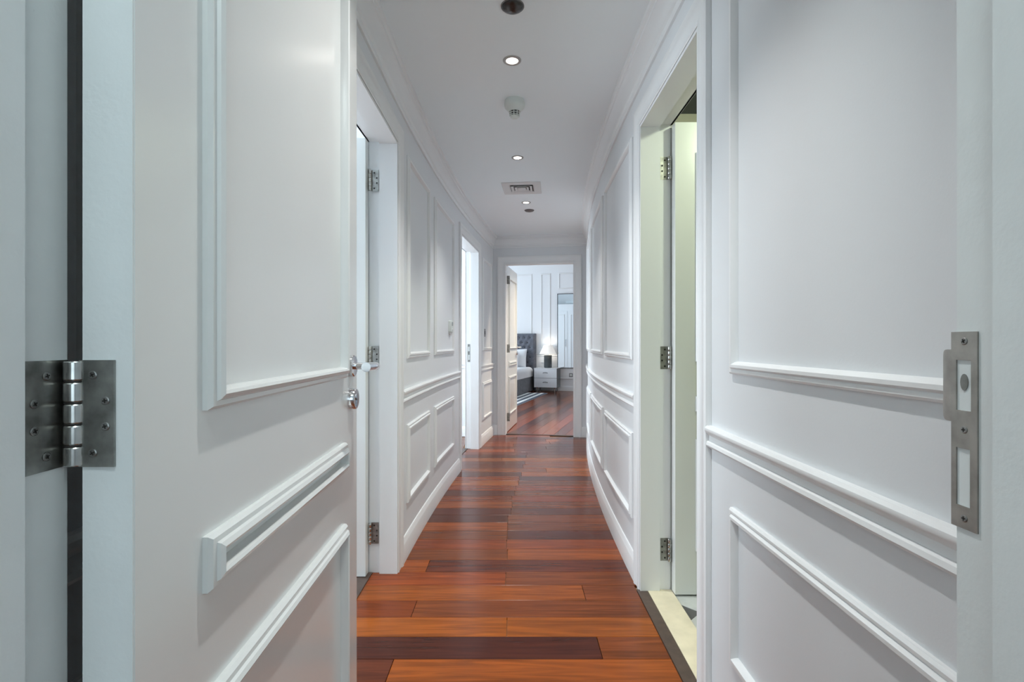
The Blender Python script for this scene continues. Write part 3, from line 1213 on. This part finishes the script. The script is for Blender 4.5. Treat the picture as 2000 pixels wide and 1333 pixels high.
# tufted headboard
hb0, hb1, hz0, hz1 = -BWH - .03, BWH + .03, .05, 1.34
nx, nz = 104, 72
sx_, sz_ = .13, .115
btn = []
for j in range(0, 12):
    for i in range(-9, 10):
        x = i * sx_ + (sx_ / 2 if j % 2 else 0) + .03
        z = hz1 - .10 - j * sz_ / 1.0
        if hb0 + .05 < x < hb1 - .09 and z > hz0 + .3:
            btn.append((x, z))


def tuft(x, z):
    dmin = min(math.hypot(x - bx_, z - bz_) for bx_, bz_ in btn)
    d = .045 * min(1.0, dmin / (.07)) ** .7
    e = min(x - hb0, hb1 - x, hz1 - z)
    edge = min(1.0, max(e, 0) / .03) ** .5
    return (.028 + d) * edge


hm = MB()
grid = []
for j in range(nz + 1):
    for i in range(nx + 1):
        x = hb0 + (hb1 - hb0) * i / nx
        z = hz0 + (hz1 - hz0) * j / nz
        grid.append((x, 1.05 - tuft(x, z), z))
fs = []
for j in range(nz):
    for i in range(nx):
        q = j * (nx + 1) + i
        fs.append((q, q + 1, q + nx + 2, q + nx + 1))
hm.add(grid, fs)
hm.box(hb0, hb1, 1.045, 1.125, .012, hz1)
hbo = hm.build('headboard', 'velvet', b, world=False, smooth=60)
for bx_, bz_ in btn:
    if bx_ < .0:
        continue
    a = MB()
    a.lathe([(.021, 0), (.020, -.006), (.012, -.013), (.0005, -.015)], (bx_, 1.05 - .030, bz_), 'y', 10)
    a.build('button', 'plastic_dark', hbo, world=False, smooth=50)


def pillow(name, label, u, v, z, w, h, t, tilt, group):
    mb = MB()
    n1, n2 = 28, 20
    for s in (1, -1):
        vs, fs = [], []
        for j in range(n2 + 1):
            for i in range(n1 + 1):
                x = -1 + 2 * i / n1
                y = -1 + 2 * j / n2
                th = ((1 - abs(x) ** 3) * (1 - abs(y) ** 3)) ** .55
                pinch = 1 - .06 * (1 - abs(x)) * 0
                px, pz = x * w / 2 * (1 - .05 * (1 - y * y) * 0 - .04 * (1 - abs(y))), y * h / 2 * (1 - .06 * (1 - abs(x)))
                vs.append((px, s * t / 2 * th, pz))
        for j in range(n2):
            for i in range(n1):
                q = j * (n1 + 1) + i
                fs.append((q, q + 1, q + n1 + 2, q + n1 + 1))
        mb.add(vs, fs)
    ca, sa = math.cos(tilt), math.sin(tilt)
    mb.v = [(x, y * ca + (zz + h / 2) * sa, (zz + h / 2) * ca - y * sa) for x, y, zz in mb.v]
    o = mb.build(name, 'linen', loc=bed(u, v, z), rotz=-BA, smooth=80)
    return tag(o, label, 'pillow', group)


pillow('pillow', 'white pillow leaning against the tufted headboard, nearest the nightstand', -1.99, 5.50, .548, .62, .44, .17, .22, 'white pillows on the bed')
pillow('pillow', 'white pillow standing in front, closer to the foot of the bed', -2.10, 5.24, .545, .60, .40, .16, .35, 'white pillows on the bed')

nsd = bthing('nightstand', 'white two-drawer nightstand with dark sides beside the bed', 'nightstand', -1.20, 5.63)
NW, ND0, ND1, NZ0, NZ1 = .265, -.21, .20, .10, .545
a = MB()
a.cbox(-NW, NW, ND0 + .012, ND1, NZ0, NZ1 - .012, .002)
a.build('body', 'nightside', nsd, world=False)
a = MB()
a.cbox(-NW - .004, NW + .004, ND0 - .004, ND1, NZ1 - .012, NZ1, .002)
a.build('top', 'nightfront', nsd, world=False)
for z0, z1 in ((NZ0 + .004, NZ0 + .214), (NZ0 + .220, NZ1 - .015)):
    a = MB()
    a.cbox(-NW + .002, NW - .002, ND0 - .006, ND0 + .012, z0, z1, .002)
    dr = a.build('drawer', 'nightfront', nsd, world=False)
    a = MB()
    zc = (z0 + z1) / 2 + .015
    a.tube([(-.055, ND0 - .006, zc - .006), (-.045, ND0 - .018, zc), (-.02, ND0 - .022, zc + .006), (.02, ND0 - .022, zc + .006), (.045, ND0 - .018, zc), (.055, ND0 - .006, zc - .006)], .006, 8)
    a.build('drawer_handle', 'frame', dr, world=False, smooth=40)
for lx in (-NW + .06, NW - .06):
    for ly in (ND0 + .05, ND1 - .05):
        a = MB()
        a.lathe([(.008, .001), (.010, .01), (.011, .05), (.016, .09), (.020, .102)], (lx, ly, 0), n=12)
        a.build('leg', 'chrome', nsd, world=False, smooth=40)

lmp = bthing('table_lamp', 'dark ribbed table lamp with a glowing white shade on the nightstand', 'lamp', -1.195, 5.66, NZ1)
a = MB()
prof = [(.080, .001), (.088, .006)]
for k in range(15):
    z = .012 + k * .018
    prof += [(.089, z), (.093, z + .009)]
prof += [(.088, .290), (.030, .296)]
a.lathe(prof, n=32)
a.build('base', 'lampbase', lmp, world=False, smooth=30)
a = MB()
a.lathe([(.010, .294), (.010, .33), (.016, .335), (.016, .38), (.004, .385)], n=14)
a.build('neck', 'chrome', lmp, world=False, smooth=40)
a = MB()
a.lathe([(.195, .322), (.186, .335), (.165, .38), (.135, .44), (.110, .50), (.104, .52), (.101, .52), (.107, .50), (.132, .44), (.162, .38), (.183, .335), (.192, .322)], n=40, caps=False)
a.build('lamp_shade', 'shade', lmp, world=False, smooth=60)
a = MB()
a.lathe([(.010, .385), (.028, .41), (.030, .43), (.020, .455), (.0005, .462)], n=16)
a.build('bulb', 'lampglow', lmp, world=False, smooth=60)
l = bpy.data.lights.new('lamp_light', 'POINT')
l.energy = 1.1
l.shadow_soft_size = .04
l.color = (1, .90, .78)
lo = bpy.data.objects.new('lamp_light', l)
lo.location = (0, 0, .49)
lo.parent = lmp
COL.objects.link(lo)

mi = bthing('wall_mirror', 'tall framed wall mirror to the right of the lamp', 'mirror', -.56, BV - .003, .53)
a = MB()
frame(a, lambda t, z, d: (t, -d, z), -.45, .45, 0, 1.74, [(0, .0), (0, .030), (.004, .034), (.012, .034), (.016, .028), (.017, .018)])
a.build('frame', 'frame', mi, world=False)
a = MB()
a.box(-.436, .436, -.020, -.004, .014, 1.726)
a.build('mirror_glass', 'mirror', mi, world=False)

wr = bthing('wardrobe', 'white panelled wardrobe seen reflected in the tall mirror', 'wardrobe', -2.1, .42)
a = MB()
a.cbox(-1.05, 1.05, -.28, .25, .0, 2.42, .003)
a.build('carcass', 'bedwall', wr, world=False)
for k in range(3):
    x0 = -1.05 + .7 * k + .004
    a = MB()
    a.cbox(x0, x0 + .692, .25, .272, .08, 2.2, .003)
    dd = a.build('door_leaf', 'bedwall', wr, world=False)
    frame(MB(), lambda t, z, d: (t, .272 + d, z), x0 + .09, x0 + .60, .2, 2.08, P_DOOR).build('panel_moulding', 'trim', dd, world=False)
    a = MB()
    a.tube([(x0 + .64, .272, 1.0), (x0 + .64, .30, 1.01), (x0 + .64, .30, 1.23), (x0 + .64, .272, 1.24)], .006, 8)
    a.build('handle', 'frame', dd, world=False)

# ceiling spot in the bedroom and a lamp in the bathroom


def room_lamp(name, label, loc, energy, color, r=.06, soft=.05, cone=None):
    o = thing(name, label, 'ceiling light', loc)
    a = MB()
    a.lathe([(r + .015, 0), (r + .015, -.006), (r, -.010), (.001, -.012)], n=24)
    a.build('housing', 'ring', o, world=False, smooth=40)
    l = bpy.data.lights.new(name + '_light', 'SPOT' if cone else 'POINT')
    if cone:
        l.spot_size = math.radians(cone)
        l.spot_blend = .7
    l.energy = energy
    l.color = color
    l.shadow_soft_size = soft
    lo = bpy.data.objects.new(name + '_light', l)
    lo.location = (0, 0, -.10)
    lo.parent = o
    COL.objects.link(lo)
    return o


room_lamp('bedroom_ceiling_light', 'round ceiling light inside the bedroom', bed(.55, .85, BH), 330, (1.0, .84, .66), cone=100)
room_lamp('bathroom_ceiling_light', 'round ceiling light inside the bathroom', (1.35, 1.25, 2.5), 30, (.90, 1.0, .74))
room_lamp('entry_fill_lamp', 'unseen round fill light added in the room behind the foreground doorway', (0, -.30, 2.6), 22, (.88, 1.0, .99), r=.12, soft=.15)  # unseen lamp added to brighten the near jambs and lower walls
